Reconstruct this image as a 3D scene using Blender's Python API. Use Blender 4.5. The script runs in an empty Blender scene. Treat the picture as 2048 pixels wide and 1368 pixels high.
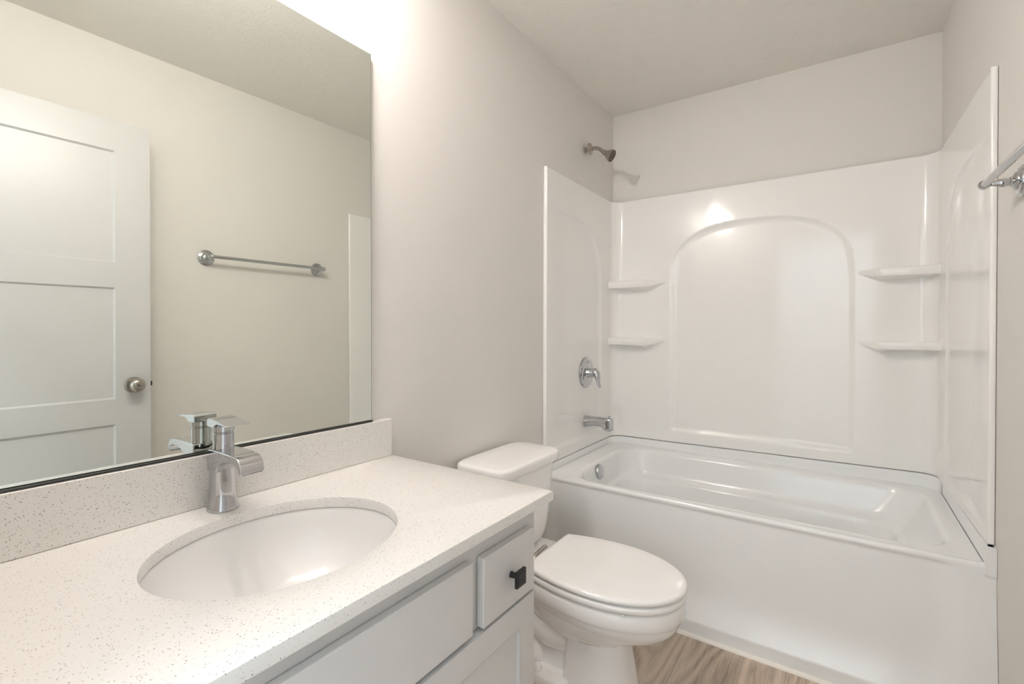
import bpy, bmesh, math, random
import numpy as np
from mathutils import Vector, Matrix, Quaternion

# ------------------------------------------------------------------ camera, light, exposure
SC = bpy.context.scene
COL = SC.collection
YAW, PITCH, ROLL, FPX = 0.6127, 0.0041, 0.0036, 957.3
CAM = Vector((1.1632, -2.8147, 1.1781))


def setup_camera():
    cd = bpy.data.cameras.new('camera')
    cam = bpy.data.objects.new('camera', cd)
    COL.objects.link(cam)
    f = Vector((-math.sin(YAW) * math.cos(PITCH), math.cos(YAW) * math.cos(PITCH), -math.sin(PITCH)))
    r = Vector((math.cos(YAW), math.sin(YAW), 0))
    u = r.cross(f)
    c, s = math.cos(ROLL), math.sin(ROLL)
    r2, u2 = r * c + u * s, u * c - r * s
    m = Matrix((r2, u2, -f)).transposed().to_4x4()
    m.translation = CAM
    cam.matrix_world = m
    cd.sensor_width = 36.0
    cd.lens = 36.0 * FPX / 2048.0
    cd.shift_x = 14.1 / 2048.0
    cd.shift_y = -22.8 / 2048.0
    cd.clip_start = 0.01
    SC.camera = cam


setup_camera()
SC.view_settings.view_transform = 'Standard'
SC.view_settings.look = 'None'
SC.view_settings.exposure = 1.0
SC.view_settings.gamma = 1.0
SC.view_settings.use_curve_mapping = False
SC.cycles.max_bounces = 14
SC.cycles.diffuse_bounces = 8
SC.cycles.glossy_bounces = 6
SC.cycles.sample_clamp_indirect = 6.0
SC.cycles.caustics_reflective = False
SC.cycles.caustics_refractive = False

BULB_POWER = 4.3       # each of the three bulbs, at the mouth of its shade
SHADE_GLOW = 8.0      # radiance of the frosted shades of the vanity light
HALL_POWER = 62.0      # unseen fill light added in the hall behind the camera
WORLD = bpy.data.worlds.new('world')
SC.world = WORLD
WORLD.use_nodes = True
WORLD.node_tree.nodes['Background'].inputs[0].default_value = (0.80, 0.88, 1.0, 1)
WORLD.node_tree.nodes['Background'].inputs[1].default_value = 1.0

_ld = bpy.data.lights.new('hall_fill_light', 'AREA')  # added fill for cool light through the doorway, stands for no real fixture
_ld.shape = 'RECTANGLE'
_ld.size, _ld.size_y = 1.8, 1.0
_ld.energy = HALL_POWER
_ld.color = (0.67, 0.835, 1.0)
_lo = bpy.data.objects.new('hall_fill_light', _ld)
_lo.location = (1.1, -3.45, 2.25)
_lo.rotation_euler = (math.radians(-48), 0, 0)     # washes the far hall wall, which lights the doorway
COL.objects.link(_lo)


# ------------------------------------------------------------------ materials
def new_mat(name):
    m = bpy.data.materials.new(name)
    m.use_nodes = True
    nt = m.node_tree
    return m, nt, nt.nodes['Principled BSDF']


def simple(name, col, rough=.5, metal=0., spec=.5, coat=0., bump=None):
    m, nt, b = new_mat(name)
    b.inputs['Base Color'].default_value = (*col, 1)
    b.inputs['Roughness'].default_value = rough
    b.inputs['Metallic'].default_value = metal
    b.inputs['Specular IOR Level'].default_value = spec
    b.inputs['Coat Weight'].default_value = coat
    b.inputs['Coat Roughness'].default_value = .05
    tc = nt.nodes.new('ShaderNodeTexCoord')
    n = nt.nodes.new('ShaderNodeTexNoise')
    sc, st, dist = bump if bump else (60, .02, .0005)
    n.inputs['Scale'].default_value = sc
    n.inputs['Detail'].default_value = 3
    bp = nt.nodes.new('ShaderNodeBump')
    bp.inputs['Strength'].default_value = st
    bp.inputs['Distance'].default_value = dist
    nt.links.new(tc.outputs['Object'], n.inputs['Vector'])
    nt.links.new(n.outputs['Fac'], bp.inputs['Height'])
    nt.links.new(bp.outputs['Normal'], b.inputs['Normal'])
    return m


M_WALL = simple('wall_paint', (.735, .71, .675), .55, spec=.25, bump=(220, .12, .0008))
M_TRIM = simple('trim_paint', (.80, .79, .765), .32)
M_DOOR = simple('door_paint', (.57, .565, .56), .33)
M_CAB = simple('cabinet_paint', (.64, .63, .62), .32)
M_ACR = simple('white_acrylic', (.87, .86, .84), .09, spec=.5, bump=(9, .05, .002))
M_TUB = simple('tub_enamel', (.83, .84, .84), .12, spec=.5, bump=(9, .04, .002))
M_POR = simple('porcelain', (.90, .885, .87), .07, coat=.3)
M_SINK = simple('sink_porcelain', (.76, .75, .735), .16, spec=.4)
M_CHR = simple('chrome', (.56, .565, .58), .05, 1.)
M_NICK = simple('brushed_nickel', (.46, .42, .38), .24, 1.)
M_NFACE = simple('nozzle_face', (.16, .12, .10), .5, .3, bump=(900, .6, .002))
M_BLK = simple('matte_black', (.012, .012, .014), .35)
M_DARK = simple('dark_metal', (.05, .055, .05), .4, .6)
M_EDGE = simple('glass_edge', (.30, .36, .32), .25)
M_CAULK = simple('caulk', (.86, .82, .76), .4)


def mirror_mat():
    m, nt, b = new_mat('mirror_silver')
    b.inputs['Base Color'].default_value = (.86, .885, .835, 1)
    b.inputs['Metallic'].default_value = 1
    b.inputs['Roughness'].default_value = .0
    return m


M_MIR = mirror_mat()


def ceiling_mat():
    m, nt, b = new_mat('ceiling_knockdown')
    b.inputs['Base Color'].default_value = (.80, .775, .735, 1)
    b.inputs['Roughness'].default_value = .8
    b.inputs['Specular IOR Level'].default_value = .2
    tc = nt.nodes.new('ShaderNodeTexCoord')
    n = nt.nodes.new('ShaderNodeTexNoise')
    n.inputs['Scale'].default_value = 26
    n.inputs['Detail'].default_value = 5
    n.inputs['Roughness'].default_value = .65
    n.inputs['Distortion'].default_value = 1.4
    r = nt.nodes.new('ShaderNodeValToRGB')
    r.color_ramp.elements[0].position = .50
    r.color_ramp.elements[1].position = .60
    bp = nt.nodes.new('ShaderNodeBump')
    bp.inputs['Strength'].default_value = .32
    bp.inputs['Distance'].default_value = .003
    nt.links.new(tc.outputs['Object'], n.inputs['Vector'])
    nt.links.new(n.outputs['Fac'], r.inputs['Fac'])
    nt.links.new(r.outputs['Color'], bp.inputs['Height'])
    nt.links.new(bp.outputs['Normal'], b.inputs['Normal'])
    return m


M_CEIL = ceiling_mat()


def quartz_mat():
    m, nt, b = new_mat('speckled_quartz')
    tc = nt.nodes.new('ShaderNodeTexCoord')
    N, L = nt.nodes, nt.links

    def flecks(scale, r0, r1, keep):
        v = N.new('ShaderNodeTexVoronoi')
        v.inputs['Scale'].default_value = scale
        L.new(tc.outputs['Object'], v.inputs['Vector'])
        rmp = N.new('ShaderNodeValToRGB')
        rmp.color_ramp.elements[0].position = r0
        rmp.color_ramp.elements[0].color = (1, 1, 1, 1)
        rmp.color_ramp.elements[1].position = r1
        rmp.color_ramp.elements[1].color = (0, 0, 0, 1)
        L.new(v.outputs['Distance'], rmp.inputs['Fac'])
        sep = N.new('ShaderNodeSeparateColor')
        L.new(v.outputs['Color'], sep.inputs['Color'])
        g = N.new('ShaderNodeMath')
        g.operation = 'LESS_THAN'
        g.inputs[1].default_value = keep
        L.new(sep.outputs['Red'], g.inputs[0])
        mu = N.new('ShaderNodeMath')
        mu.operation = 'MULTIPLY'
        L.new(rmp.outputs['Color'], mu.inputs[0])
        L.new(g.outputs[0], mu.inputs[1])
        # tone differs from fleck to fleck
        mu2 = N.new('ShaderNodeMath')
        mu2.operation = 'MULTIPLY'
        L.new(mu.outputs[0], mu2.inputs[0])
        L.new(sep.outputs['Green'], mu2.inputs[1])
        return mu2.outputs[0]

    def mix(fac, a, col):
        mx = N.new('ShaderNodeMix')
        mx.data_type = 'RGBA'
        L.new(fac, mx.inputs[0])
        if isinstance(a, tuple):
            mx.inputs[6].default_value = a
        else:
            L.new(a, mx.inputs[6])
        mx.inputs[7].default_value = col
        return mx.outputs[2]
    c = mix(flecks(300, .18, .36, .42), (.75, .73, .70, 1), (.26, .23, .20, 1))
    c = mix(flecks(170, .10, .22, .22), c, (.12, .105, .09, 1))
    L.new(c, b.inputs['Base Color'])
    b.inputs['Roughness'].default_value = .22
    return m


M_QTZ = quartz_mat()


def wood_mat():
    m, nt, b = new_mat('vinyl_plank')
    N, L = nt.nodes, nt.links
    tc = N.new('ShaderNodeTexCoord')
    sx = N.new('ShaderNodeSeparateXYZ')
    L.new(tc.outputs['Object'], sx.inputs[0])

    def mth(op, a, bb=None, c=None):
        n = N.new('ShaderNodeMath')
        n.operation = op
        for i, v in enumerate((a, bb, c)):
            if v is None:
                continue
            if isinstance(v, (int, float)):
                n.inputs[i].default_value = v
            else:
                L.new(v, n.inputs[i])
        return n.outputs[0]
    W = .178
    col = mth('FLOOR', mth('DIVIDE', mth('ADD', sx.outputs['X'], .02), W))
    u = mth('SUBTRACT', mth('DIVIDE', mth('ADD', sx.outputs['X'], .02), W), col)
    wn = N.new('ShaderNodeTexWhiteNoise')
    wn.noise_dimensions = '1D'
    L.new(col, wn.inputs['W'])
    # grain space : stretched along y, shifted per plank
    cb = N.new('ShaderNodeCombineXYZ')
    L.new(mth('ADD', mth('MULTIPLY', sx.outputs['X'], 1.0), mth('MULTIPLY', wn.outputs['Value'], 7.0)), cb.inputs[0])
    L.new(mth('ADD', mth('MULTIPLY', sx.outputs['Y'], .17), mth('MULTIPLY', wn.outputs['Value'], 3.0)), cb.inputs[1])
    n1 = N.new('ShaderNodeTexNoise')
    n1.inputs['Scale'].default_value = 4.2
    n1.inputs['Detail'].default_value = 2
    L.new(cb.outputs[0], n1.inputs['Vector'])
    ring = mth('FRACT', mth('MULTIPLY', n1.outputs['Fac'], 16.0))
    ring = mth('ABSOLUTE', mth('SUBTRACT', mth('MULTIPLY', ring, 2), 1))
    cb2 = N.new('ShaderNodeCombineXYZ')
    L.new(mth('MULTIPLY', sx.outputs['X'], 1.0), cb2.inputs[0])
    L.new(mth('MULTIPLY', sx.outputs['Y'], .055), cb2.inputs[1])
    n2 = N.new('ShaderNodeTexNoise')
    n2.inputs['Scale'].default_value = 160
    n2.inputs['Detail'].default_value = 4
    n2.inputs['Roughness'].default_value = .65
    L.new(cb2.outputs[0], n2.inputs['Vector'])
    n3 = N.new('ShaderNodeTexNoise')
    n3.inputs['Scale'].default_value = 9
    n3.inputs['Detail'].default_value = 3
    L.new(cb.outputs[0], n3.inputs['Vector'])
    fac = mth('ADD', mth('MULTIPLY', ring, .30), mth('ADD', mth('MULTIPLY', n2.outputs['Fac'], .62), mth('MULTIPLY', n3.outputs['Fac'], .42)))
    fac = mth('ADD', fac, mth('MULTIPLY', mth('SUBTRACT', wn.outputs['Value'], .5), .07))
    rp = N.new('ShaderNodeValToRGB')
    e = rp.color_ramp.elements
    e[0].position, e[0].color = .30, (.19, .14, .105, 1)
    e[1].position, e[1].color = .86, (.66, .55, .45, 1)
    k = rp.color_ramp.elements.new(.50)
    k.color = (.40, .315, .245, 1)
    k = rp.color_ramp.elements.new(.66)
    k.color = (.53, .43, .34, 1)
    L.new(fac, rp.inputs['Fac'])
    edge = mth('LESS_THAN', mth('MINIMUM', u, mth('SUBTRACT', 1.0, u)), .006)
    mx = N.new('ShaderNodeMix')
    mx.data_type = 'RGBA'
    L.new(edge, mx.inputs[0])
    L.new(rp.outputs['Color'], mx.inputs[6])
    mx.inputs[7].default_value = (.36, .28, .22, 1)
    L.new(mx.outputs[2], b.inputs['Base Color'])
    b.inputs['Roughness'].default_value = .45
    bp = N.new('ShaderNodeBump')
    bp.inputs['Strength'].default_value = .15
    bp.inputs['Distance'].default_value = .001
    L.new(n2.outputs['Fac'], bp.inputs['Height'])
    L.new(bp.outputs['Normal'], b.inputs['Normal'])
    return m


M_WOOD = wood_mat()


def glow_mat():
    m, nt, b = new_mat('lit_frosted_glass')
    b.inputs['Base Color'].default_value = (.9, .88, .85, 1)
    b.inputs['Roughness'].default_value = .4
    b.inputs['Emission Color'].default_value = (1.0, .95, .915, 1)
    b.inputs['Emission Strength'].default_value = SHADE_GLOW
    return m


M_GLOW = glow_mat()


# ------------------------------------------------------------------ mesh helpers
class MB:
    def __init__(s):
        s.v, s.f = [], []

    def add(s, verts, faces):
        o = len(s.v)
        s.v.extend([tuple(map(float, p)) for p in verts])
        s.f.extend([tuple(i + o for i in f) for f in faces])
        return s

    def box(s, x0, x1, y0, y1, z0, z1):
        v = [(x, y, z) for x in (x0, x1) for y in (y0, y1) for z in (z0, z1)]
        return s.add(v, [(0, 1, 3, 2), (4, 6, 7, 5), (0, 4, 5, 1), (2, 3, 7, 6), (0, 2, 6, 4), (1, 5, 7, 3)])

    def hexa(s, c):
        """eight corners: bottom ring of four, then top ring of four"""
        return s.add(c, [(0, 1, 2, 3), (7, 6, 5, 4), (0, 4, 5, 1), (1, 5, 6, 2), (2, 6, 7, 3), (3, 7, 4, 0)])

    def loft(s, loops, cap0=True, cap1=True, closed=True):
        n = len(loops[0])
        o = len(s.v)
        for lp in loops:
            assert len(lp) == n
            s.v.extend([tuple(map(float, p)) for p in lp])
        for i in range(len(loops) - 1):
            for j in range(n if closed else n - 1):
                a, b = o + i * n + j, o + i * n + (j + 1) % n
                s.f.append((a, b, b + n, a + n))
        if cap0:
            s.f.append(tuple(o + j for j in range(n))[::-1])
        if cap1:
            s.f.append(tuple(o + (len(loops) - 1) * n + j for j in range(n)))
        return s

    def tube(s, path, rad, n=16, cap=True, up=(0, 0, 1), flat=None):
        """rad number or list; flat: (sx, sy) scale of section"""
        P = [Vector(p) for p in path]
        k = len(P)
        rads = rad if hasattr(rad, '__len__') else [rad] * k
        loops = []
        ref = Vector(up)
        for i in range(k):
            t = (P[min(i + 1, k - 1)] - P[max(i - 1, 0)]).normalized()
            if abs(t.dot(ref)) > .95:
                ref = Vector((0, 1, 0)) if abs(t.y) < .9 else Vector((1, 0, 0))
            a = t.cross(ref).normalized()
            b = a.cross(t).normalized()
            ref = b
            fx, fy = (flat[i] if flat else (1, 1))
            loops.append([P[i] + a * (rads[i] * fx * math.cos(q)) + b * (rads[i] * fy * math.sin(q)) for q in [2 * math.pi * j / n for j in range(n)]])
        return s.loft(loops, cap, cap)

    def lathe(s, origin, axis, prof, n=40, cap0=True, cap1=True):
        """prof: list of (distance along axis, radius)"""
        ax = Vector(axis).normalized()
        a = ax.orthogonal().normalized()
        b = ax.cross(a)
        O = Vector(origin)
        loops = [[O + ax * d + (a * math.cos(q) + b * math.sin(q)) * max(r, 1e-5) for q in [2 * math.pi * j / n for j in range(n)]] for d, r in prof]
        return s.loft(loops, cap0, cap1)

    def grid(s, fn, nu, nv):
        o = len(s.v)
        for i in range(nu):
            for j in range(nv):
                s.v.append(tuple(map(float, fn(i, j))))
        for i in range(nu - 1):
            for j in range(nv - 1):
                a = o + i * nv + j
                s.f.append((a, a + nv, a + nv + 1, a + 1))
        return s


def obj(name, mb, mat, parent=None, smooth=35, bevel=0, seg=2, label=None, fix=True, loc=None):
    me = bpy.data.meshes.new(name)
    me.from_pydata(mb.v, [], mb.f)
    bm = bmesh.new()
    bm.from_mesh(me)
    bmesh.ops.remove_doubles(bm, verts=bm.verts, dist=1e-6)
    if fix:
        bmesh.ops.recalc_face_normals(bm, faces=bm.faces)
    bm.to_mesh(me)
    bm.free()
    me.materials.append(mat)
    o = bpy.data.objects.new(name, me)
    COL.objects.link(o)
    if loc is not None:                      # put the origin at loc, keep the shape where it is
        for v in me.vertices:
            v.co -= Vector(loc)
        o.location = loc
    if bevel:
        b = o.modifiers.new('bevel', 'BEVEL')
        b.width = bevel
        b.segments = seg
        b.limit_method = 'ANGLE'
        b.angle_limit = math.radians(40)
        b.harden_normals = False
    if smooth:
        for p in me.polygons:
            p.use_smooth = True
        me.set_sharp_from_angle(angle=math.radians(smooth))
        if bevel:
            w = o.modifiers.new('wn', 'WEIGHTED_NORMAL')
            w.keep_sharp = True
    if parent is not None:
        o.parent = parent
        o.matrix_parent_inverse = parent.matrix_world.inverted() if False else Matrix.Translation(-Vector(parent.location))
    if label:
        o['label'] = label
    return o


def thing(name, label, cat, loc=(0, 0, 0), group=None):
    o = bpy.data.objects.new(name, None)
    COL.objects.link(o)
    o.location = loc
    o.empty_display_size = .05
    tag(o, label, cat, group)
    return o


def tag(o, label, cat, group=None, kind=None):
    o['label'] = label
    o['category'] = cat
    if group:
        o['group'] = group
    if kind:
        o['kind'] = kind
    return o


def struct(name, mb, mat, **k):
    o = obj(name, mb, mat, **k)
    if o.parent is None:
        o['kind'] = 'structure'
    return o


def rrect(x0, x1, y0, y1, r, z, n=8, m=6):
    """rounded rectangle loop; constant vertex count 4*(n+1)+4*m"""
    r = max(r, 1e-4)
    pts = []
    cs = [(x1 - r, y1 - r, 0), (x0 + r, y1 - r, 90), (x0 + r, y0 + r, 180), (x1 - r, y0 + r, 270)]
    for k, (cx, cy, a0) in enumerate(cs):
        for i in range(n + 1):
            a = math.radians(a0 + 90 * i / n)
            pts.append((cx + r * math.cos(a), cy + r * math.sin(a)))
        nx, ny, na = cs[(k + 1) % 4]
        e = pts[-1]
        a = math.radians(na)
        q = (nx + r * math.cos(a), ny + r * math.sin(a))
        for i in range(1, m + 1):
            t = i / (m + 1)
            pts.append((e[0] + (q[0] - e[0]) * t, e[1] + (q[1] - e[1]) * t))
    return [(x, y, z(x, y) if callable(z) else z) for x, y in pts]


def sell(cx, cy, hx, hy, z, p=3.0, n=56):
    out = []
    for i in range(n):
        a = 2 * math.pi * i / n
        c, s_ = math.cos(a), math.sin(a)
        out.append((cx + hx * math.copysign(abs(c) ** (2 / p), c), cy + hy * math.copysign(abs(s_) ** (2 / p), s_), z))
    return out


def sm(a, b, x):
    t = min(1., max(0., (x - a) / (b - a)))
    return t * t * (3 - 2 * t)


# ------------------------------------------------------------------ room shell
HC = 2.489                       # ceiling height
RW = .0171                       # the right wall runs slightly out of square
NEAR = -2.77                     # wall with the doorway
YT = -.855                       # front of the tub rim


def xr(y):
    return 1.52 - RW * y


def by(x):
    return .0056 * x


T = .11
struct('floor', MB().box(-.12, 1.72, -2.89, .13, -.06, 0), M_WOOD, smooth=0)
struct('ceiling', MB().box(-.12, 1.72, -2.89, .13, HC, HC + .06), M_CEIL, smooth=0)
struct('wall_left', MB().box(-T, 0, NEAR, by(0), 0, HC), M_WALL, smooth=0)
struct('wall_back', MB().hexa([(-T, by(-T), 0), (1.66, by(1.66), 0), (1.66, T + .01, 0), (-T, T + .01, 0),
                               (-T, by(-T), HC), (1.66, by(1.66), HC), (1.66, T + .01, HC), (-T, T + .01, HC)]), M_WALL, smooth=0)
struct('wall_right', MB().hexa([(xr(NEAR), NEAR, 0), (1.69, NEAR, 0), (1.69, by(1.5), 0), (xr(0), by(1.5), 0),
                                (xr(NEAR), NEAR, HC), (1.69, NEAR, HC), (1.69, by(1.5), HC), (xr(0), by(1.5), HC)]), M_WALL, smooth=0)
DX0, DX1, DH = .62, 1.445, 2.10
w = MB()
w.box(-T, DX0, NEAR - T, NEAR, 0, HC)
w.box(DX1, 1.69, NEAR - T, NEAR, 0, HC)
w.box(DX0, DX1, NEAR - T, NEAR, DH, HC)
struct('wall_front', w, M_WALL, smooth=0)
# hall beyond the doorway, where the camera looks in from
struct('floor_hall', MB().box(-.9, 3.1, -4.75, -2.89, -.06, 0), M_WOOD, smooth=0)
struct('ceiling_hall', MB().box(-.9, 3.1, -4.75, -2.89, HC, HC + .06), M_CEIL, smooth=0)
struct('wall_hall_left', MB().box(-1.0, -.9, -4.75, -2.88, 0, HC), M_WALL, smooth=0)
struct('wall_hall_right', MB().box(3.1, 3.2, -4.75, -2.88, 0, HC), M_WALL, smooth=0)
w = MB()
w.box(-.9, 3.1, -4.75, -4.65, 0, HC)
struct('wall_hall_far', w, M_WALL, smooth=0)
w = MB()
w.box(-.9, -T, -2.88, -2.80, 0, HC)
w.box(1.69, 3.1, -2.88, -2.80, 0, HC)
struct('wall_hall_near', w, M_WALL, smooth=0)
# door lining and casing
w = MB()
w.box(DX0, DX0 + .018, NEAR - T, NEAR, 0, DH)
w.box(DX1 - .018, DX1, NEAR - T, NEAR, 0, DH)
w.box(DX0 + .018, DX1 - .018, NEAR - T, NEAR, DH - .018, DH)
w.box(DX0 - .055, DX0 + .006, NEAR, NEAR + .012, 0, DH + .05)
w.box(DX1 - .006, DX1 + .055, NEAR, NEAR + .012, 0, DH + .05)
w.box(DX0 + .006, DX1 - .006, NEAR, NEAR + .012, DH - .006, DH + .05)
struct('trim_1', w, M_TRIM, smooth=0, bevel=.002)
struct('baseboard_left', MB().box(0, .012, -1.826, -.904, 0, .09), M_TRIM, bevel=.004)
struct('baseboard_right', MB().hexa([(xr(NEAR) - .012, NEAR + .014, 0), (xr(NEAR), NEAR + .014, 0), (xr(-.905), -.905, 0), (xr(-.905) - .012, -.905, 0),
                                     (xr(NEAR) - .012, NEAR + .014, .09), (xr(NEAR), NEAR + .014, .09), (xr(-.905), -.905, .09), (xr(-.905) - .012, -.905, .09)]), M_TRIM)
# pale quarter-round bead between tub and floor
b_ = MB()
q = [(0, 0), (-.012, 0), (-.0115, .004), (-.009, .008), (-.005, .011), (0, .012)]
b_.loft([[(x, -.9005 + a, z) for a, z in q] for x in (.002, xr(-.9) - .004)])
struct('trim_2', b_, M_CAULK)

# ------------------------------------------------------------------ door, open against the right wall
DXF = 1.40                      # face of the leaf
door = struct('door_1', MB(), M_DOOR) if False else bpy.data.objects.new('door_1', None)
COL.objects.link(door)
door.location = (DXF + .018, -2.75, 0)
door['kind'] = 'structure'
DY0, DY1, DZ1 = -2.750, -1.990, 2.079
panels = [(1.472, 1.949), (.890, 1.365), (.250, .783)]
pz0, pz1 = -2.635, -2.115       # panel edges along y
m = MB()
rec, bv = .009, .007
DXB = DXF + .036
m.box(DXF + rec, DXB - rec, DY0 + .02, DY1 - .02, .03, DZ1 - .02)          # core that the panels show


def frame_face(m, xf, sgn):
    """stiles and rails in front of the core, with sloped inner edges"""
    ys = [DY0, pz0, pz1, DY1]
    zs = [.012]
    for a, b in reversed(panels):
        zs += [a, b]
    zs.append(DZ1)
    X = lambda d: xf + sgn * d
    for i in range(len(zs) - 1):
        for j in range(3):
            y0, y1, z0, z1 = ys[j], ys[j + 1], zs[i], zs[i + 1]
            if j == 1 and i % 2 == 1:
                o_ = [(X(0), y0, z0), (X(0), y1, z0), (X(0), y1, z1), (X(0), y0, z1)]
                n_ = [(X(rec + .0005), y0 + bv, z0 + bv), (X(rec + .0005), y1 - bv, z0 + bv), (X(rec + .0005), y1 - bv, z1 - bv), (X(rec + .0005), y0 + bv, z1 - bv)]
                m.add(o_ + n_, [(0, 1, 5, 4), (1, 2, 6, 5), (2, 3, 7, 6), (3, 0, 4, 7)])
            else:
                m.add([(X(0), y0, z0), (X(0), y1, z0), (X(0), y1, z1), (X(0), y0, z1)], [(0, 1, 2, 3)])


frame_face(m, DXF, 1)
frame_face(m, DXB, -1)
for (a, b) in (((DY0, .012), (DY1, .012)), ((DY1, .012), (DY1, DZ1)), ((DY1, DZ1), (DY0, DZ1)), ((DY0, DZ1), (DY0, .012))):
    m.add([(DXF, *a), (DXB, *a), (DXB, *b), (DXF, *b)], [(0, 1, 2, 3)])
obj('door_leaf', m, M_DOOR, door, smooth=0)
KY, KZ = -2.052, .945
m = MB().lathe((DXF, KY, KZ), (-1, 0, 0), [(0, .034), (.004, .034), (.008, .031), (.010, .016), (.022, .013), (.028, .015), (.034, .026), (.046, .0295), (.056, .027), (.062, .019), (.064, .006), (.062, 0)])
kn = obj('door_knob', m, M_NICK, door, smooth=40, label='round satin nickel door knob')
obj('privacy_pin', MB().lathe((DXF - .0625, KY, KZ), (-1, 0, 0), [(0, .0035), (.002, .0035), (.0025, 0)]), M_DARK, kn)
m = MB().lathe((DXB, KY, KZ), (1, 0, 0), [(0, .034), (.004, .034), (.008, .031), (.010, .016), (.022, .013), (.028, .015), (.034, .026), (.046, .0295), (.056, .027), (.062, .019), (.064, .006), (.062, 0)])
obj('door_knob', m, M_NICK, door, smooth=40)
obj('latch_bolt', MB().box(DXF + .012, DXF + .026, DY1, DY1 + .011, KZ - .010, KZ + .010), M_DARK, door, bevel=.002)
for hz in (.22, 1.05, 1.88):
    obj('hinge', MB().tube([(DXF - .004, DY0 - .004, hz - .045), (DXF - .004, DY0 - .004, hz + .045)], .006, 10), M_NICK, door)

# ------------------------------------------------------------------ bathtub
tub = thing('bathtub', 'white alcove bathtub with deep rounded basin and smooth apron, filling the far end', 'bathtub', (.76, -.45, 0))
ZR = .495


def zc(x):
    return .528 + .013 * x


XL, XRR = .030, 1.508


def tl(d, z, bow=1):
    """basin loop, inset d from the rim opening"""
    lp = rrect(.132 + d, 1.452 - d, -.815 + d, -.130 - d, max(.11, .125 - d * .2), z, 14, 14)
    out = []
    for x, y, zz in lp:
        # the drain end bulges like a shallow arc, the front edge runs slightly forward at the left
        t = (y + .4725) / .34
        if x < .4:
            x = x + .020 * t * t * (1 if y > -.47 else .4)
        if y < -.75:
            y = y - .022 * sm(1.0, .15, x)
        out.append((x, y, zz))
    return out


m = MB()
outer = rrect(XL, XRR, -.858, -.050, .012, ZR, 14, 14)
loops = [outer, tl(-.012, ZR + .001), tl(-.003, ZR - .0005), tl(.004, ZR - .004), tl(.009, ZR - .011), tl(.012, ZR - .022)]


def basin(lx, rx, fy, byk, r, z):
    return [(x, y, z) for x, y, _ in rrect(.132 + lx, 1.452 - rx, -.815 + fy, -.130 - byk, r, 0, 14, 14)]


loops += [basin(.022, .030, .018, .022, .125, .44), basin(.030, .060, .026, .032, .125, .39),
          basin(.034, .078, .030, .038, .13, .372), basin(.038, .085, .036, .048, .13, .364), basin(.048, .098, .052, .068, .13, .358),
          basin(.054, .106, .056, .074, .13, .348), basin(.062, .14, .062, .080, .13, .28), basin(.078, .19, .078, .095, .13, .18), basin(.095, .225, .098, .115, .12, .125),
          basin(.12, .26, .125, .14, .10, .105), basin(.17, .33, .17, .19, .08, .098)]
m.loft(loops, cap0=False, cap1=True)
# raised curb that carries the wall panels (left, back, right)
for (xa, xb, y0, y1) in ((0.003, XL, -.863, -.006), (XRR, None, -.872, -.006)):
    n = 2
    if xb is None:
        m.hexa([(XRR, y0, ZR - .03), (xr(y0) - .001, y0, ZR - .03), (xr(y1) - .001, y1, ZR - .03), (XRR, y1, ZR - .03),
                (XRR + .005, y0, zc(1.5)), (xr(y0) - .001, y0, zc(1.5)), (xr(y1) - .001, y1, zc(1.5)), (XRR + .005, y1, zc(1.5))])
    else:
        m.hexa([(xa, y0, ZR - .03), (xb, y0, ZR - .03), (xb, y1, ZR - .03), (xa, y1, ZR - .03),
                (xa, y0, zc(0)), (xb - .005, y0, zc(0)), (xb - .005, y1, zc(0)), (xa, y1, zc(0))])
m.hexa([(XL, -.052, ZR - .03), (XRR, -.052, ZR - .03), (XRR, -.006, ZR - .03), (XL, -.006, ZR - .03),
        (XL, -.046, zc(0)), (XRR, -.046, zc(1.5)), (XRR, -.006, zc(1.5)), (XL, -.006, zc(0))])
for cx, sg in ((XL, 1), (XRR, -1)):                     # rounded inside corners of the curb
    lo, hi = [], []
    for i in range(9):
        a = math.radians(90 * i / 8)
        r = .075
        px, py = cx + sg * r * (1 - math.sin(a)), -.050 - r * (1 - math.cos(a))
        lo.append((px, py, ZR - .01))
        hi.append((px - sg * .004, py + .004, zc(cx)))
    pts = lo + [(cx, -.050, ZR - .01)]
    pth = hi + [(cx, -.046, zc(cx))]
    m.loft([pts, pth], cap0=False, cap1=True)
bas = obj('basin', m, M_TUB, tub, smooth=50)

# apron : grid in x and z
XA0, XA1 = .001, None
nx, zs = 150, [0, .01, .03, .050, .055, .060, .066, .074, .084, .096, .11, .125, .14, .16, .19, .24, .30, .36, .42, .445, .455, .462, .468, .474, .480, .486, .491, .494, .4955]


def apron_y(x, z):
    e = sm(.03, .10, x) * sm(1.47, 1.40, x)
    base = -.900 + .034 * sm(.02, .47, z)                       # pilaster face leans back a little
    inn = -.900 + .042 * (1 - (1 - min(1, max(0, (z - .055) / .14))) ** 2.2) if z > .055 else -.900
    y = base + (max(inn, base) - base) * e if inn > base else base
    if z > .470:                                               # rounded lip under the rim
        t = (z - .470) / (.4955 - .470)
        top = -.865 if t < .45 else -.865 + .012 * (1 - math.sqrt(max(0, 1 - ((t - .45) / .55) ** 2)))
        y = y + (top - y) * sm(0, .3, t)
    return y


m = MB()
xs = [XA0 + (xr(-.88) - .0008 - XA0) * i / (nx - 1) for i in range(nx)]
m.grid(lambda i, j: (xs[i], apron_y(xs[i], zs[j]), zs[j]), nx, len(zs))
m.add([(XA0, -.8999, 0), (XA0, -.80, 0), (XA0, -.80, ZR - .02), (XA0, -.868, ZR - .02)], [(0, 1, 2, 3)])
# small deck strip joining lip and rim
m.grid(lambda i, j: (xs[i], (-.852, -.845)[j], (ZR + .0005, ZR - .0005)[j]), nx, 2)
obj('apron', m, M_TUB, tub, smooth=60, fix=False)
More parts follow.
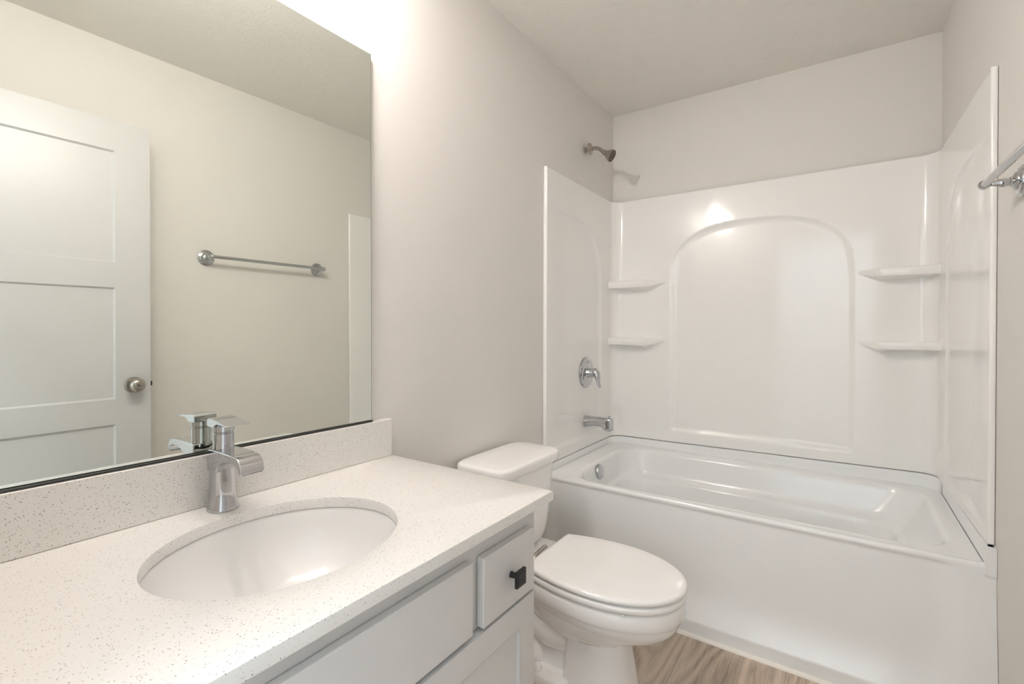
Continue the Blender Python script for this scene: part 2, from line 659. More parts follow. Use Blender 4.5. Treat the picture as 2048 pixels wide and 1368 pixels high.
# end posts up to the wall panels
m = MB()
m.hexa([(XRR + .003, -.8652, .476), (xr(-.865) - .001, -.8652, .476), (xr(-.84) - .001, -.84, .476), (XRR + .003, -.84, .476),
        (XRR + .006, -.8645, zc(1.5)), (xr(-.865) - .001, -.8645, zc(1.5)), (xr(-.84) - .001, -.84, zc(1.5)), (XRR + .006, -.84, zc(1.5))])
obj('rim_end', m, M_TUB, tub, smooth=40, bevel=.003)
m = MB()
m.hexa([(.001, -.8652, .476), (.022, -.8652, .476), (.022, -.84, .476), (.001, -.84, .476),
        (.001, -.8645, zc(0)), (.022, -.8645, zc(0)), (.022, -.84, zc(0)), (.001, -.84, zc(0))])
obj('rim_end', m, M_TUB, tub, smooth=40, bevel=.003)
ov = (.153, -.535, .448)
m = MB().lathe(ov, (1, 0, .12), [(-.004, .030), (0, .038), (.006, .038), (.010, .036), (.012, .030), (.013, 0)])
obj('overflow_plate', m, M_CHR, tub, smooth=40, label='round chrome overflow plate')
m = MB().lathe((.36, -.47, .098), (0, 0, 1), [(0, .035), (.003, .034), (.005, .028), (.004, .02), (.007, .012), (.008, 0)])
obj('drain', m, M_CHR, tub, smooth=40)

# ------------------------------------------------------------------ tub surround
sur = thing('tub_surround', 'glossy white three-sided tub surround with arched recess and moulded corner shelves', 'tub surround', (.76, -.03, .53))
ST = 1.950
DZ = .006


def zrows(z0, n=216):
    return [z0 + (ST - z0) * j / (n - 1) for j in range(n)]


def edge(d, w0, w1):
    """steep first drop, then a long soft run-out"""
    if d <= 0:
        return 0
    return .42 * sm(0, w0 * 1.6, d) + .58 * (1 - (1 - min(1, d / w1)) ** 2)


def arch_back(x, z):
    """0 outside, 1 inside the recess of the long wall"""
    cx, a, zb, zm, b = .783, .432, .600, 1.440, .318
    n = 2.6
    if z >= zm:
        rr = (abs((x - cx) / a) ** n + abs((z - zm) / b) ** n) ** (1 / n)
        d = (1 - rr) * .36
    else:
        d = a - abs(x - cx)
    lw = .045 if x < cx else .022
    wdt = .022 + (lw - .022) * sm(zm + .2, zm - .2, z)
    ks = sm(zm + .02, zm + .22, z)
    k = edge(d, .006, wdt * 1.6) * ks + sm(0, lw, d) * (1 - ks)
    bow = .018 * (1 - ((x - cx) / a) ** 2) if abs(x - cx) < a else 0
    k2 = sm(zb - bow * .6 - .004, zb + .016 + bow, z)
    return k * k2


def arch_side(t, z):
    """t = distance from the back wall"""
    c0, a, zb, zm, b = .56, .345, .585, 1.42, .345
    n = 2.4
    if z >= zm:
        rr = (abs(min(0, t - c0) / a) ** n + abs((z - zm) / b) ** n) ** (1 / n)
        d = (1 - rr) * .33
    else:
        d = a + (t - c0)
    k = edge(d, .006, .045)
    k2 = sm(zb - .006, zb + .020, z)
    fade = sm(.85, .60, t)
    return k * k2 * fade


RC = .060     # fillet radius in the corners
PB, PS = -.026, .020     # offsets of panel faces from the walls


def path_points():
    """(x, y, nx, ny, which, t) round the U, n points into the wall"""
    L, Bk, R_ = [], [], []
    ny = 120
    y0, y1 = -.843, PB - RC
    for i in range(ny):
        y = y0 + (y1 - y0) * i / (ny - 1)
        L.append((PS, y, -1, 0, 's', -y))
    for i in range(0, 15):
        a = math.radians(90 * i / 14)
        Bk.append((PS + RC - RC * math.cos(a), PB - RC + RC * math.sin(a), -math.cos(a), math.sin(a), 'c', 0))
    nb = 230
    x0, x1 = PS + RC, 1.504 - RC
    for i in range(1, nb):
        Bk.append((x0 + (x1 - x0) * i / nb, PB, 0, 1, 'b', 0))
    for i in range(0, 15):
        a = math.radians(90 * i / 14)
        Bk.append((x1 + RC * math.sin(a), PB - RC + RC * math.cos(a), math.sin(a), math.cos(a), 'c', 0))
    for i in range(ny):
        y = y1 + (y0 - y1) * i / (ny - 1)
        R_.append((1.504 + (y1 - y) / (y1 - y0) * (xr(y0) - .016 - 1.504), y, 1, 0, 's', -y))
    return L, Bk, R_


PL, PBK, PR = path_points()
DEP_B, DEP_S = .012, .009


def panel(name, pts, label=None, front=None):
    zr_ = zrows(0)
    n = 216
    top = [(.0, .0), (.0015, -.0035), (.005, -.0055)]
    m = MB()

    def P(i, j):
        x, y, nx_, ny_, k, t = pts[i]
        z0 = zc(x) + .003
        z = z0 + (ST - .0055 - z0) * j / (n - 1)
        d = 0
        if k == 'b':
            d = DEP_B * arch_back(x, z)
        elif k == 's':
            d = DEP_S * arch_side(t, z)
        return (x + nx_ * d, y + ny_ * d, z)
    m.grid(P, len(pts), n)
    # rounded top lip returning to the wall
    m.grid(lambda i, j: (pts[i][0] + pts[i][2] * (0, .0015, .005, .019)[j], pts[i][1] + pts[i][3] * (0, .0015, .005, .019)[j], ST - (.0055, .0015, 0, 0)[j]), len(pts), 4)
    # bottom return so the seam reads dark
    m.grid(lambda i, j: (pts[i][0] + pts[i][2] * (0, .018)[j], pts[i][1] + pts[i][3] * (0, .018)[j], zc(pts[i][0]) + .003), len(pts), 2)
    if front is not None:                      # outer vertical edge, rounded, back to the wall
        x, y, nx_, ny_, k, t = pts[front]
        z0 = zc(x) + .003
        dep = abs((0 if nx_ < 0 else xr(y)) - x) - .0015
        prof = [(0, 0), (.0012, -.003), (.0045, -.0045), (dep - .003, -.0045), (dep, -.003), (dep, 0)]
        m.grid(lambda i, j: (x + nx_ * prof[i][0], y + prof[i][1], (z0, ST - .0055, ST - .001, ST)[j]), len(prof), 4)
    return obj(name, m, M_ACR, sur, smooth=60, fix=False)


panel('back_panel', PBK)
panel('side_panel', PL, front=0)
panel('side_panel', PR, front=len(PR) - 1)


def shelf(side, z0, z1):
    """corner shelf, plan outline from the side panel round its front to the long wall"""
    if side < 0:
        X = lambda a: a
        A = [(.018, -.024), (.018, -.118)]
        vtx, tip = .222, .352
    else:
        X = lambda a: a
        A = [(1.506, -.024), (1.506, -.118)]
        vtx, tip = 1.302, 1.212
    front = []
    sg = 1 if side < 0 else -1
    y0 = -.112
    # straight front, short curve, slanting return, feathered tip
    P = [(A[1][0], y0), (vtx - sg * .012, y0), (vtx - sg * .004, y0 + .0015), (vtx + sg * .004, y0 + .005)]
    for i in range(1, 12):
        t = i / 11
        P.append((vtx + sg * .004 + (tip - vtx - sg * .004) * t, y0 + .005 + (-.022 - y0 - .005) * (1 - (1 - t) ** 1.6)))
    m = MB()
    ring = lambda d, z, lift: [(A[0][0], -.018, z)] + [(x, min(-.019, y + d), z + lift * sm(.0, 1.0, max(0, sg * (x - vtx) / abs(tip - vtx)))) for x, y in P]
    xe, xt = A[0][0], tip

    def wallring():
        out = []
        for x, y, z in ring(.004, z0, .022):
            u_ = abs(x - xe) / abs(xt - xe)
            s__ = sm(0, .10, u_) * sm(1.0, .15, u_)
            out.append((x, -.0185, z - .004 - .032 * s__))
        return out
    mid = [((a[0] + b[0]) / 2, (a[1] * .45 + b[1] * .55), a[2] * .35 + b[2] * .65) for a, b in zip(ring(.004, z0, .022), wallring())]
    m.loft([wallring(), mid, ring(.003, z0 + .0005, .022), ring(.0, z0 + .007, .02), ring(0, z1 - .005, 0), ring(.0018, z1 - .0015, 0), ring(.005, z1, 0)])
    obj('corner_shelf', m, M_ACR, sur, smooth=40)


shelf(-1, 1.421, 1.462)
shelf(-1, 1.085, 1.125)
shelf(1, 1.418, 1.456)
shelf(1, 1.092, 1.126)

# ------------------------------------------------------------------ tub and shower fittings
FY = -.400
v = thing('shower_valve', 'round chrome shower valve trim with curved lever, on the left surround panel', 'shower valve', (.02, FY, .938))
xp = PS - DEP_S
ve = obj('escutcheon', MB().lathe((xp + .001, FY, .938), (1, 0, 0), [(0, .083), (.004, .083), (.008, .080), (.009, .074), (.0085, .066), (.012, .060), (.014, .030), (.030, .024), (.032, 0)], 56), M_CHR, v, smooth=30)
m = MB().lathe((xp + .012, FY, .938), (1, 0, 0), [(0, .024), (.030, .022), (.042, .021)], 32)
m.tube([(xp + .040, FY, .944), (xp + .055, FY, .944), (xp + .068, FY - .004, .934), (xp + .075, FY - .006, .915), (xp + .078, FY - .007, .893), (xp + .084, FY - .008, .873), (xp + .090, FY - .008, .862)],
       [.021, .022, .020, .0155, .012, .011, .009], 20, flat=[(1, 1), (1, 1), (1, 1), (1.1, .8), (1.2, .62), (1.3, .5), (1.2, .42)])
obj('lever', m, M_CHR, v, smooth=50)

v = thing('tub_spout', 'chrome tub spout with pull-up diverter, below the shower valve', 'spout', (.02, FY, .672))
m = MB()
sp = []
for k, (x, hz, hy, cz_, p_) in enumerate([(.0, .031, .031, .671, 2), (.020, .031, .031, .671, 2), (.030, .0285, .0285, .672, 2.1), (.055, .026, .026, .675, 2.4), (.085, .025, .025, .677, 3), (.105, .027, .025, .674, 4), (.118, .034, .025, .667, 5), (.148, .035, .025, .666, 6), (.152, .033, .023, .666, 6), (.153, .028, .019, .666, 5)]):
    sp.append([(xp + .001 + x, FY + y, cz_ + z) for y, z, _ in sell(0, 0, hy, hz, 0, p_, 40)])
m.loft(sp)
obj('spout_body', m, M_CHR, v, smooth=45)
obj('diverter_knob', MB().lathe((xp + .139, FY, .698), (0, 0, 1), [(0, .003), (.008, .003), (.010, .006), (.014, .006), (.015, 0)], 20), M_CHR, v, smooth=35)

v = thing('wall_shower', 'small satin nickel shower head on a bent arm, high on the left wall', 'shower head', (0, FY, 2.163))
m = MB()
ap = [(.001, FY, 2.163), (.040, FY, 2.163), (.065, FY, 2.162), (.082, FY, 2.156), (.096, FY, 2.145), (.113, FY, 2.127)]
m.tube(ap, .0105, 20)
m.lathe((.001, FY, 2.163), (1, 0, 0), [(0, .013), (.008, .013), (.008, .0105)], 6)
obj('shower_arm', m, M_NICK, v, smooth=50)
obj('flange', MB().lathe((.030, FY, 2.163), (1, 0, 0), [(0, .031), (.002, .032), (.005, .030), (.009, .020), (.012, .0125), (.014, .0108)], 40, cap1=False), M_NICK, v, smooth=40)
ax = Vector((.85, 0, -.53)).normalized()
h0 = Vector((.107, FY, 2.132))
sh = obj('head', MB().lathe(h0, ax, [(0, .011), (.006, .0145), (.014, .0155), (.018, .0145), (.024, .017), (.038, .026), (.052, .0325), (.060, .0335), (.062, .031)], 40, cap1=False), M_NICK, v, smooth=40)
m = MB().lathe(h0 + ax * .0605, ax, [(0, .031), (.001, .030), (.0012, .012), (.0025, .008), (.0028, 0)], 40)
rot = Vector((0, 0, 1)).rotation_difference(ax)
for ring_, cnt in ((.014, 8), (.020, 14), (.026, 18)):
    for i in range(cnt):
        a = 2 * math.pi * i / cnt
        c = h0 + ax * .0612 + rot @ Vector((ring_ * math.cos(a), ring_ * math.sin(a), 0))
        m.lathe(c, ax, [(0, .0015), (.0018, .0012), (.002, 0)], 6)
obj('spray_face', m, M_NFACE, sh, smooth=40)

# ------------------------------------------------------------------ toilet
TY = -1.315
toi = thing('toilet', 'white two-piece elongated toilet with closed lid, between the vanity and the bathtub', 'toilet', (.38, TY, 0))


def bowl_loop(inset, z, xb=.300, n=72, dx=0., sc=1.0):
    """egg-shaped outline with a straight back edge"""
    a, ab, b, xc = .262, .34, .191, .520
    raw = []
    t_end = math.acos(max(-1, min(1, (xb - xc) / ab)))
    for i in range(n + 1):
        t = -t_end + 2 * t_end * i / n
        c, s_ = math.cos(t), math.sin(t)
        raw.append((xc + (a if c > 0 else ab) * c, b * math.copysign(abs(s_) ** .94, s_)))
    raw[0] = (raw[0][0] + .004, raw[0][1])
    raw[-1] = (raw[-1][0] + .004, raw[-1][1])
    k = 14
    y0, y1 = raw[-1][1] - .004, raw[0][1] + .004
    for i in range(k):
        raw.append((xb, y0 + (y1 - y0) * i / (k - 1)))
    P = [Vector(p) for p in raw]
    out = []
    N = len(P)
    for i in range(N):
        t = (P[(i + 1) % N] - P[i - 1])
        nrm = Vector((t.y, -t.x)).normalized() if t.length > 0 else Vector((0, 0))
        q_ = P[i] - nrm * inset
        out.append((q_.x + dx, TY + q_.y * sc, z))
    return out


def shrink(lp, k, z):
    return [(.53 + (x - .53) * k, TY + (y - TY) * k, z) for x, y, _ in lp]


# lid
m = MB()
m.loft([bowl_loop(.010, .3725), bowl_loop(.003, .3735), bowl_loop(0, .3765), bowl_loop(0, .383), bowl_loop(.002, .3875), bowl_loop(.007, .3905), bowl_loop(.016, .392), shrink(bowl_loop(.016, .392), .8, .3930), shrink(bowl_loop(.016, .392), .5, .3938), shrink(bowl_loop(.016, .392), .2, .394), shrink(bowl_loop(.016, .392), .02, .394)])
obj('lid', m, M_POR, toi, smooth=60)
m = MB()
m.loft([bowl_loop(.014, .3465), bowl_loop(.004, .348), bowl_loop(.0015, .352), bowl_loop(.001, .360), bowl_loop(.003, .365), bowl_loop(.007, .3672), bowl_loop(.016, .368)])
obj('seat', m, M_POR, toi, smooth=60)
obj('bumper', MB().lathe((.645, TY - .160, .3435), (0, 0, 1), [(0, .008), (.003, .008)], 12), M_CAULK, toi)
# bowl : rim, belly drawn in towards the pedestal
m = MB()
B = lambda ins, z, xb=.28, s=1.: bowl_loop(ins, z, xb)
loops = [B(.030, .3420), B(.016, .3415), B(.009, .338), B(.006, .332), B(.006, .300), B(.010, .290), B(.0135, .285), B(.014, .280), B(.022, .262), B(.038, .240)]


def blend(z, t, hw, x0, x1):
    """between the rim outline and the pedestal outline"""
    A_ = bowl_loop(.038, z, .28)
    out = []
    for (x, y, zz) in A_:
        dy = y - TY
        u_ = (x - .28) / (.744 - .28)
        px = x0 + (x1 - x0) * u_
        py = TY + dy * hw / .153
        out.append((x + (px - x) * t, y + (py - y) * t, z))
    return out


loops += [blend(.222, .28, .105, .30, .615), blend(.205, .52, .103, .30, .612), blend(.190, .74, .102, .30, .610), blend(.176, .92, .101, .30, .607), blend(.166, 1.0, .100, .30, .605)]
m.loft(loops, True, True)
obj('bowl', m, M_POR, toi, smooth=60)


def ped(z, x0, x1, hw, p=2.6):
    """pedestal section : flat back, rounded front"""
    out = []
    n = 40
    for i in range(n + 1):
        t = -math.pi / 2 + math.pi * i / n
        c, s_ = math.cos(t), math.sin(t)
        out.append((x0 + .02 + (x1 - x0 - .02) * abs(c) ** (2 / p), TY + hw * math.copysign(abs(s_) ** (2 / p), s_), z))
    out.append((x0 + .004, TY + hw * .97, z))
    out.append((x0, TY + hw * .9, z))
    out.append((x0, TY - hw * .9, z))
    out.append((x0 + .004, TY - hw * .97, z))
    return out


m = MB().loft([ped(0, .413, .630, .108), ped(.03, .415, .626, .106), ped(.08, .418, .617, .102), ped(.14, .421, .606, .099), ped(.19, .424, .602, .098), ped(.24, .43, .60, .095)])
obj('pedestal', m, M_POR, toi, smooth=50)
# trapway relief and foot
m = MB()
for sgn in (-1, 1):
    Y = lambda d: TY + sgn * d
    m.tube([(.470, Y(.040), .205), (.420, Y(.046), .196), (.370, Y(.054), .200), (.325, Y(.060), .220), (.290, Y(.064), .252), (.265, Y(.066), .290), (.25, Y(.066), .33)], [.040, .044, .045, .045, .044, .042, .040], 24)
    m.tube([(.460, Y(.040), .140), (.410, Y(.048), .128), (.350, Y(.056), .132), (.295, Y(.062), .158), (.250, Y(.066), .200), (.215, Y(.066), .255), (.20, Y(.066), .31)], [.038, .043, .046, .047, .047, .046, .044], 24)
    m.tube([(.290, Y(.104), .303), (.305, Y(.104), .262), (.340, Y(.098), .226), (.385, Y(.091), .208), (.430, Y(.082), .202)], [.012, .013, .013, .012, .010], 14)
    m.lathe((.255, Y(.035), .040), (0, sgn, 0), [(0, .085), (.030, .084), (.052, .074), (.066, .054), (.073, .028), (.075, 0)], 32)
obj('trapway', m, M_POR, toi, smooth=60)
m = MB()
m.loft([[(x, y, .30) for x, y, _ in rrect(.10, .43, TY - .085, TY + .085, .05, 0)], [(x, y, .17) for x, y, _ in rrect(.12, .43, TY - .075, TY + .075, .05, 0)], [(x, y, .0) for x, y, _ in rrect(.10, .43, TY - .085, TY + .085, .05, 0)]])
m.loft([rrect(.09, .45, TY - .140, TY + .140, .06, 0), rrect(.09, .45, TY - .140, TY + .140, .06, .022), rrect(.096, .444, TY - .134, TY + .134, .056, .030), rrect(.12, .42, TY - .11, TY + .11, .05, .036)])
obj('foot', m, M_POR, toi, smooth=50)
for sgn in (-1, 1):
    obj('bolt_cap', MB().lathe((.330, TY + sgn * .118, .029), (0, 0, 1), [(0, .018), (.010, .0165), (.020, .012), (.026, .006), (.027, 0)], 24), M_POR, toi, smooth=60)
# platform behind the lid and the tank
m = MB().loft([rrect(.035, .330, TY - .10, TY + .10, .03, .27), rrect(.030, .330, TY - .135, TY + .135, .035, .30), rrect(.028, .330, TY - .150, TY + .150, .035, .33), rrect(.028, .33, TY - .150, TY + .150, .035, .342), rrect(.034, .325, TY - .144, TY + .144, .03, .347)])
obj('tank_platform', m, M_POR, toi, smooth=50)
m = MB()
tk = [(.347, .055, .100), (.350, .070, .122), (.356, .080, .136), (.370, .088, .150), (.395, .0935, .163), (.43, .097, .172), (.48, .100, .181), (.56, .1035, .191), (.63, .106, .198), (.664, .107, .200)]
m.loft([sell(.022 + .107, TY, hx, hy, z, 5.0, 72) for z, hx, hy in tk])
tank = obj('tank', m, M_POR, toi, smooth=60)
m = MB()
tl_ = [(.660, .112, .206, 6), (.6625, .116, .210, 6), (.668, .1175, .212, 6), (.688, .1175, .212, 6), (.695, .115, .2095, 6), (.6985, .110, .205, 5.5), (.700, .100, .195, 5), (.701, .05, .12, 4)]
m.loft([sell(.137, TY + .003, hx, hy, z, p, 72) for z, hx, hy, p in tl_])
obj('tank_lid', m, M_POR, toi, smooth=60)
m = MB().tube([(.238, TY - .150, .62), (.252, TY - .150, .62)], .012, 16)
m.tube([(.252, TY - .158, .62), (.254, TY - .12, .618), (.254, TY - .085, .613)], [.008, .007, .006], 12)
obj('flush_lever', m, M_CHR, toi, smooth=50)
m = MB().tube([(.288, -1.392, .366), (.288, -1.375, .384), (.287, -1.345, .3865), (.286, -1.312, .3865), (.286, -1.300, .384)], [.006, .0075, .0075, .0075, .006], 12)
obj('hinge', m, M_NICK, toi, smooth=50, label='chrome seat hinge bar')

# ------------------------------------------------------------------ vanity cabinet
CZ = .787
van = thing('vanity_cabinet', 'pale grey painted vanity cabinet with flat drawer fronts and shaker doors under the counter', 'cabinet', (.28, -2.3, 0))
FX = .560
VY0, VY1 = -2.752, -1.831
m = MB()
m.box(.002, FX - .0201, VY1 - .016, VY1, .10, CZ - .0245)
m.box(.002, FX - .0201, VY0, VY0 + .016, .10, CZ - .0245)
m.box(.0025, .014, VY0 + .016, VY1 - .016, .10, CZ - .0245)
m.box(.014, FX - .0201, VY0 + .016, VY1 - .016, .10, .116)
m.box(.004, .47, VY0 + .001, VY1 - .0005, 0, .0998)
obj('carcass', m, M_CAB, van, smooth=0)
m = MB()
x0, x1 = FX - .02, FX
top = CZ - .0245
DRW = [(-2.055, -1.8625), (-2.730, -2.520)]
FALSE = (-2.505, -2.087)
m.box(x0, x1, VY0, VY1, top - .060, top)
m.box(x0, x1, VY0, VY1, .545, .600)
m.box(x0, x1, VY0, VY1, .10, .14)
for a, b in ((VY1 - .045, VY1), (VY0, VY0 + .04), (-2.100, -2.045), (-2.530, -2.490)):
    m.box(x0, x1 - .0004, a, b, .1395, top - .0595)
m.box(x0 - .004, x1 - .004, -2.52, -2.06, .58, .72)
obj('face_frame', m, M_CAB, van, smooth=0, bevel=.001)
ZD0, ZD1 = .5745, .7165


def slab(y0, y1, z0, z1, xa=FX, xb=FX + .020):
    return MB().box(xa + .001, xb, y0, y1, z0, z1)


fr = []
for i, (a, b) in enumerate(DRW):
    d = obj('drawer', slab(a, b, ZD0, ZD1), M_CAB, van, smooth=30, bevel=.002)
    ky, kz = (a + b) / 2, .6455
    km = MB().lathe((FX + .020, ky, kz), (1, 0, 0), [(0, .0075), (.003, .0065), (.010, .0060), (.022, .0062)], 20)
    km.box(FX + .041, FX + .048, ky - .0175, ky + .0175, kz - .0175, kz + .0175)
    km.box(FX + .0475, FX + .0492, ky - .013, ky + .013, kz - .013, kz + .013)
    obj('knob', km, M_BLK, d, smooth=30, bevel=.0008, label='square matte black knob')
obj('false_drawer_front', slab(FALSE[0], FALSE[1], .578, .7215, FX, FX + .019), M_CAB, van, smooth=30, bevel=.002)


def shaker(y0, y1, z0, z1, rail=.058):
    m = MB()
    xa, xb = FX + .001, FX + .020
    m.box(xa, xb, y0, y0 + rail, z0, z1)
    m.box(xa, xb, y1 - rail, y1, z0, z1)
    m.box(xa, xb, y0 + rail, y1 - rail, z0, z0 + rail)
    m.box(xa, xb, y0 + rail, y1 - rail, z1 - rail, z1)
    return m


for (a, b, kside) in ((-2.298, -1.8625, 1), (-2.736, -2.302, -1)):
    d = obj('door', shaker(a, b, .115, .5675), M_CAB, van, smooth=30, bevel=.0015)
    obj('door_panel', MB().box(FX + .003, FX + .0105, a + .05, b - .05, .16, .52), M_CAB, d, smooth=0)
    ky = a + .03 if kside > 0 else b - .03
    km = MB().lathe((FX + .020, ky, .50), (1, 0, 0), [(0, .0075), (.003, .0065), (.010, .0060), (.022, .0062)], 20)
    km.box(FX + .040, FX + .050, ky - .0165, ky + .0165, .4835, .5165)
    obj('knob', km, M_BLK, d, smooth=30, bevel=.0008, label='square matte black knob')

# ------------------------------------------------------------------ countertop with oval cut-out
SXC, SYC, SA, SB = .310, -2.318, .186, .222
CY0, CY1, CXF = -2.766, -1.8005, .5953
m = MB()
ang = sorted(set([2 * math.pi * i / 96 for i in range(96)] + [math.atan2(y - SYC, x - SXC) % (2 * math.pi) for x in (.002, CXF) for y in (CY0, CY1)]))


def rect_hit(a, d=0):
    c, s_ = math.cos(a), math.sin(a)
    t = 1e9
    for lim, comp, o_ in ((CXF - d, c, SXC), (.002, c, SXC), (CY0, s_, SYC), (CY1 - d, s_, SYC)):
        if abs(comp) > 1e-9:
            q_ = (lim - o_) / comp
            if q_ > 0:
                t = min(t, q_)
    return SXC + c * t, SYC + s_ * t


def ell_hit(a, g=0):
    c, s_ = math.cos(a), math.sin(a)
    t = 1 / math.sqrt((c / (SA + g)) ** 2 + (s_ / (SB + g)) ** 2)
    return SXC + c * t, SYC + s_ * t


def ringr(d, z):
    return [(*rect_hit(a, d), z) for a in ang]


def ringe(g, z):
    return [(*ell_hit(a, g), z) for a in ang]


zt, zb_ = CZ, CZ - .0240
L = [ringe(.0015, zb_), ringe(0, zb_ + .0015), ringe(0, zt - .0025), ringe(.0008, zt - .0008), ringe(.0025, zt),
     ringr(.0045, zt), ringr(.0013, zt - .0013), ringr(0, zt - .0045), ringr(0, zb_ + .002), ringr(.0015, zb_)]
m.loft(L + [ringe(.0015, zb_)], False, False)
ct = obj('countertop', m, M_QTZ, None, smooth=35)
tag(ct, 'white speckled quartz countertop with oval cut-out, on the vanity cabinet', 'countertop')
bs = obj('backsplash', MB().hexa([(.001, CY0, CZ + .0006), (.030, CY0, CZ + .0006), (.030, -1.806, CZ + .0006), (.001, -1.806, CZ + .0006),
                                  (.001, CY0, .9015), (.030, CY0, .9015), (.030, -1.806, .8990), (.001, -1.806, .8990)]), M_QTZ, None, smooth=35, bevel=.0015)
tag(bs, 'low speckled quartz backsplash strip standing on the counter under the mirror', 'backsplash')

# ------------------------------------------------------------------ undermount sink
snk = thing('sink', 'white oval undermount sink bowl set below the quartz counter', 'sink', (SXC, SYC, .62))
m = MB()
pr = [(.022, zb_ - .0006), (.022, zb_ - .010), (.006, zb_ - .014)]
ins = []
# outside skin and inside skin
prof_in = [(.020, zb_ - .0005), (.004, zb_ - .0007), (.001, zb_ - .003), (-.001, zb_ - .010), (-.006, zb_ - .035), (-.016, zb_ - .070), (-.032, zb_ - .098), (-.055, zb_ - .120), (-.085, zb_ - .134), (-.115, zb_ - .140), (-.150, zb_ - .143)]
prof_out = [(-.150, zb_ - .152), (-.110, zb_ - .150), (-.050, zb_ - .132), (-.010, zb_ - .085), (.008, zb_ - .030), (.020, zb_ - .012)]


def ring_s(g, z):
    out = []
    for i in range(72):
        a = 2 * math.pi * i / 72
        out.append((SXC + (SA + g) * math.cos(a), SYC + (SB + g) * math.sin(a), z))
    return out


m.loft([ring_s(g, z) for g, z in prof_in + prof_out] + [ring_s(*prof_in[0])], False, False)
m.add(ring_s(-.150, zb_ - .143), [tuple(range(72))])
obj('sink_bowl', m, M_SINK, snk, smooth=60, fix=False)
obj('sink_drain', MB().lathe((SXC, SYC, zb_ - .1428), (0, 0, 1), [(0, .022), (.002, .022), (.003, .018), (.0015, .014), (.004, .010), (.005, 0)], 32), M_CHR, snk, smooth=40)

# ------------------------------------------------------------------ faucet
FXC, FYC = .070, -2.318
fau = thing('faucet', 'single-lever chrome faucet with flat waterfall spout, standing behind the sink', 'faucet', (FXC, FYC, CZ))
m = MB()
bl = [(CZ + .0005, .0300, .0300), (CZ + .003, .0300, .0300), (CZ + .010, .0280, .0280), (CZ + .022, .0252, .0252), (CZ + .040, .0228, .0230), (CZ + .065, .0215, .0220), (CZ + .095, .0215, .0222), (CZ + .120, .0225, .0225), (CZ + .130, .0218, .0218)]
m.loft([sell(FXC, FYC, hx, hy, z, 2.7, 56) for z, hx, hy in bl])
obj('faucet_body', m, M_CHR, fau, smooth=60)
# waterfall spout : wide flat tongue whose end bends down
tp = [(.050, .9165), (.060, .9178), (.100, .9190), (.150, .9185)] + [(.165 + .0285 * math.sin(a), .9175 - .0285 * (1 - math.cos(a))) for a in [math.radians(8 + 76 * k / 9) for k in range(10)]] + [(.1945, .8855)]
bt = [(.1885, .8835), (.184, .890), (.177, .8975), (.167, .9015), (.150, .9020), (.120, .8985), (.098, .888), (.088, .872), (.050, .872)]
prof = tp + bt
m = MB().loft([[(x, FYC - .0243, z) for x, z in prof], [(x, FYC + .0243, z) for x, z in prof]])
o_ = obj('spout', m, M_CHR, fau, smooth=28, bevel=.0022, seg=3)
obj('outlet_slot', MB().box(.1870, .1930, FYC - .020, FYC + .020, .8840, .8846), M_DARK, o_, smooth=0)
m = MB().loft([sell(FXC, FYC, r, r, z, 2, 48) for z, r in [(.905, .0225), (.912, .0212), (.918, .0205), (.951, .0205), (.952, .0190), (.954, .0190)]])
obj('cartridge_neck', m, M_CHR, fau, smooth=40)
m = MB().loft([sell(FXC, FYC, r, r, z, 2, 48) for z, r in [(.9545, .0205), (.9555, .0212), (.968, .0212), (.9685, .020)]])
hp = [(.047, .980), (.052, .9835), (.062, .9840), (.090, .9815), (.136, .9760), (.137, .9735), (.095, .9745), (.084, .971), (.080, .9655), (.050, .9655), (.047, .968)]
w0 = .0235
m.loft([[(x, FYC - w0 - .002 * (x - .047) / .09, z) for x, z in hp], [(x, FYC + w0 + .002 * (x - .047) / .09, z) for x, z in hp]])
obj('lever_handle', m, M_CHR, fau, smooth=28, bevel=.0015)

# ------------------------------------------------------------------ wall mirror
NM = Vector((1, -.0054, .0065)).normalized()
MO = Vector((.016, -1.8766, 1.40))


def mx_(y, z, off=0):
    return MO.x - (NM.y * (y - MO.y) + NM.z * (z - MO.z)) / NM.x - off


MY0, MY1, MZ0, MZ1 = -2.745, -1.8760, .9030, 1.9960
mir = thing('wall_mirror', 'large frameless wall mirror above the counter, reflecting the door and towel bar', 'mirror', (.01, -2.3, MZ0))
c4 = [(MY0, MZ0), (MY1, MZ0), (MY1, MZ1), (MY0, MZ1)]
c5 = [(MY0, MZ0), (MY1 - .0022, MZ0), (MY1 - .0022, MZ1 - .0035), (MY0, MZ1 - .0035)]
P3 = lambda q, off=0: [(mx_(y, z, off), y, z) for y, z in q]
obj('silvered_face', MB().add(P3(c5), [(0, 1, 2, 3)]), M_MIR, mir, smooth=0, fix=False)
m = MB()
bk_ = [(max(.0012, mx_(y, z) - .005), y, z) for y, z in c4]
# seamed border, its shadow line and edge reflection painted in as a dark tone, then the cut sides and the back
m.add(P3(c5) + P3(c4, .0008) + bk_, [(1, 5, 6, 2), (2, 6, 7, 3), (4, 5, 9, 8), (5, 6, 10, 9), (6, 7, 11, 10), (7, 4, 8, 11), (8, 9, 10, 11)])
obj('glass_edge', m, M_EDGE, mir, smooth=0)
m = MB()
m.hexa([(.0015, MY0, .9025), (.0245, MY0, .9025), (.0245, MY1, .9005), (.0015, MY1, .9005), (.0015, MY0, .9038), (.0245, MY0, .9038), (.0245, MY1, .9038), (.0015, MY1, .9038)])
m.hexa([(.0232, MY0, .9038), (.0245, MY0, .9038), (.0245, MY1, .9038), (.0232, MY1, .9038), (.0232, MY0, .9052), (.0245, MY0, .9052), (.0245, MY1, .9048), (.0232, MY1, .9048)])
obj('bottom_channel', m, M_DARK, mir, smooth=0)

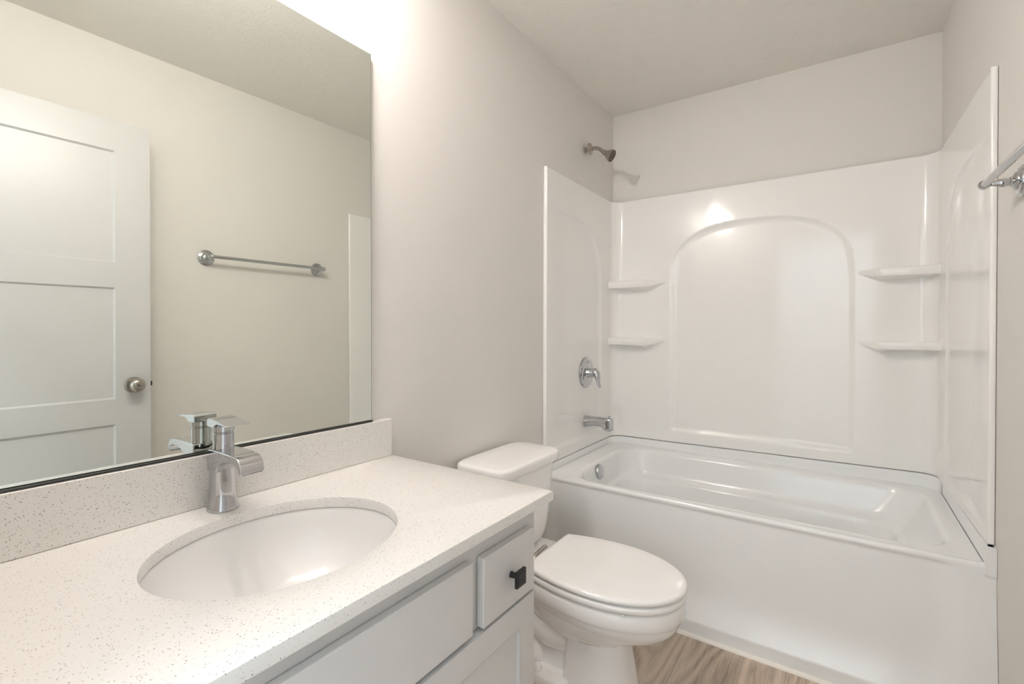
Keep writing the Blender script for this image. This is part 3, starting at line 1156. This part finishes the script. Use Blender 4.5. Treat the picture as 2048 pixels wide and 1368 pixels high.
# ------------------------------------------------------------------ towel bar on the right wall
TZ = 1.557
tb = thing('towel_bar', 'chrome towel bar with ball ends and round stepped posts, on the right wall', 'towel bar', (xr(-1.39), -1.39, TZ))
ya, yb_ = -1.700, -1.075
for y in (ya, yb_):
    X = xr(y)
    m = MB().lathe((X - .0005, y, TZ), (-1, 0, 0), [(0, .040), (.004, .040), (.006, .038), (.007, .034), (.010, .033), (.012, .029), (.013, .024), (.017, .022), (.020, .016), (.022, .0125), (.025, .0125), (.027, .010), (.030, .0095), (.033, .011), (.038, .0115), (.046, .0095), (.055, .0062), (.060, .0052), (.064, .0052)], 40)
    m.lathe((X - .073 + .012, y, TZ), (-1, 0, 0), [(0, .003), (.002, .0072), (.005, .0102), (.009, .0122), (.012, .0126), (.015, .0122), (.019, .0102), (.022, .0072), (.024, .003), (.0245, 0)], 32)
    obj('post', m, M_CHR, tb, smooth=40)
obj('bar', MB().tube([(xr(ya) - .073, ya - .002, TZ), (xr(yb_) - .073, yb_ + .002, TZ)], .0088, 28), M_CHR, tb, smooth=50)

# ------------------------------------------------------------------ vanity light above the mirror (just above the frame)
vl = thing('vanity_light', 'three-shade brushed nickel vanity light on the wall above the mirror', 'light fixture', (0, -2.34, 2.40))
m = MB().box(.001, .022, -2.46, -2.22, 2.365, 2.435)
m.box(.022, .040, -2.60, -2.08, 2.400, 2.420)
obj('backplate', m, M_NICK, vl, smooth=30, bevel=.004)
for yy in (-2.55, -2.34, -2.13):
    s_ = obj('arm', MB().tube([(.035, yy, 2.410), (.120, yy, 2.415), (.160, yy, 2.410), (.170, yy, 2.395), (.170, yy, 2.375)], .007, 14), M_NICK, vl, smooth=50)
    g = MB().lathe((.170, yy, 2.380), (0, 0, -1), [(0, .018), (.004, .026), (.030, .036), (.070, .045), (.105, .050), (.1055, .046), (.070, .041), (.03, .032), (.006, .021)], 32, cap0=True, cap1=False)
    obj('glass_shade', g, M_GLOW, vl, smooth=60, label='lit frosted glass shade')
    pl = bpy.data.lights.new('bulb_light', 'POINT')
    pl.energy = BULB_POWER
    pl.color = (1.0, .96, .938)
    pl.shadow_soft_size = .022
    po = bpy.data.objects.new('bulb_light', pl)
    po.location = (.170, yy, 2.252)
    COL.objects.link(po)

for o in list(SC.objects):
    if o.type == 'MESH' and len(o.data.polygons) == 0:
        bpy.data.objects.remove(o)
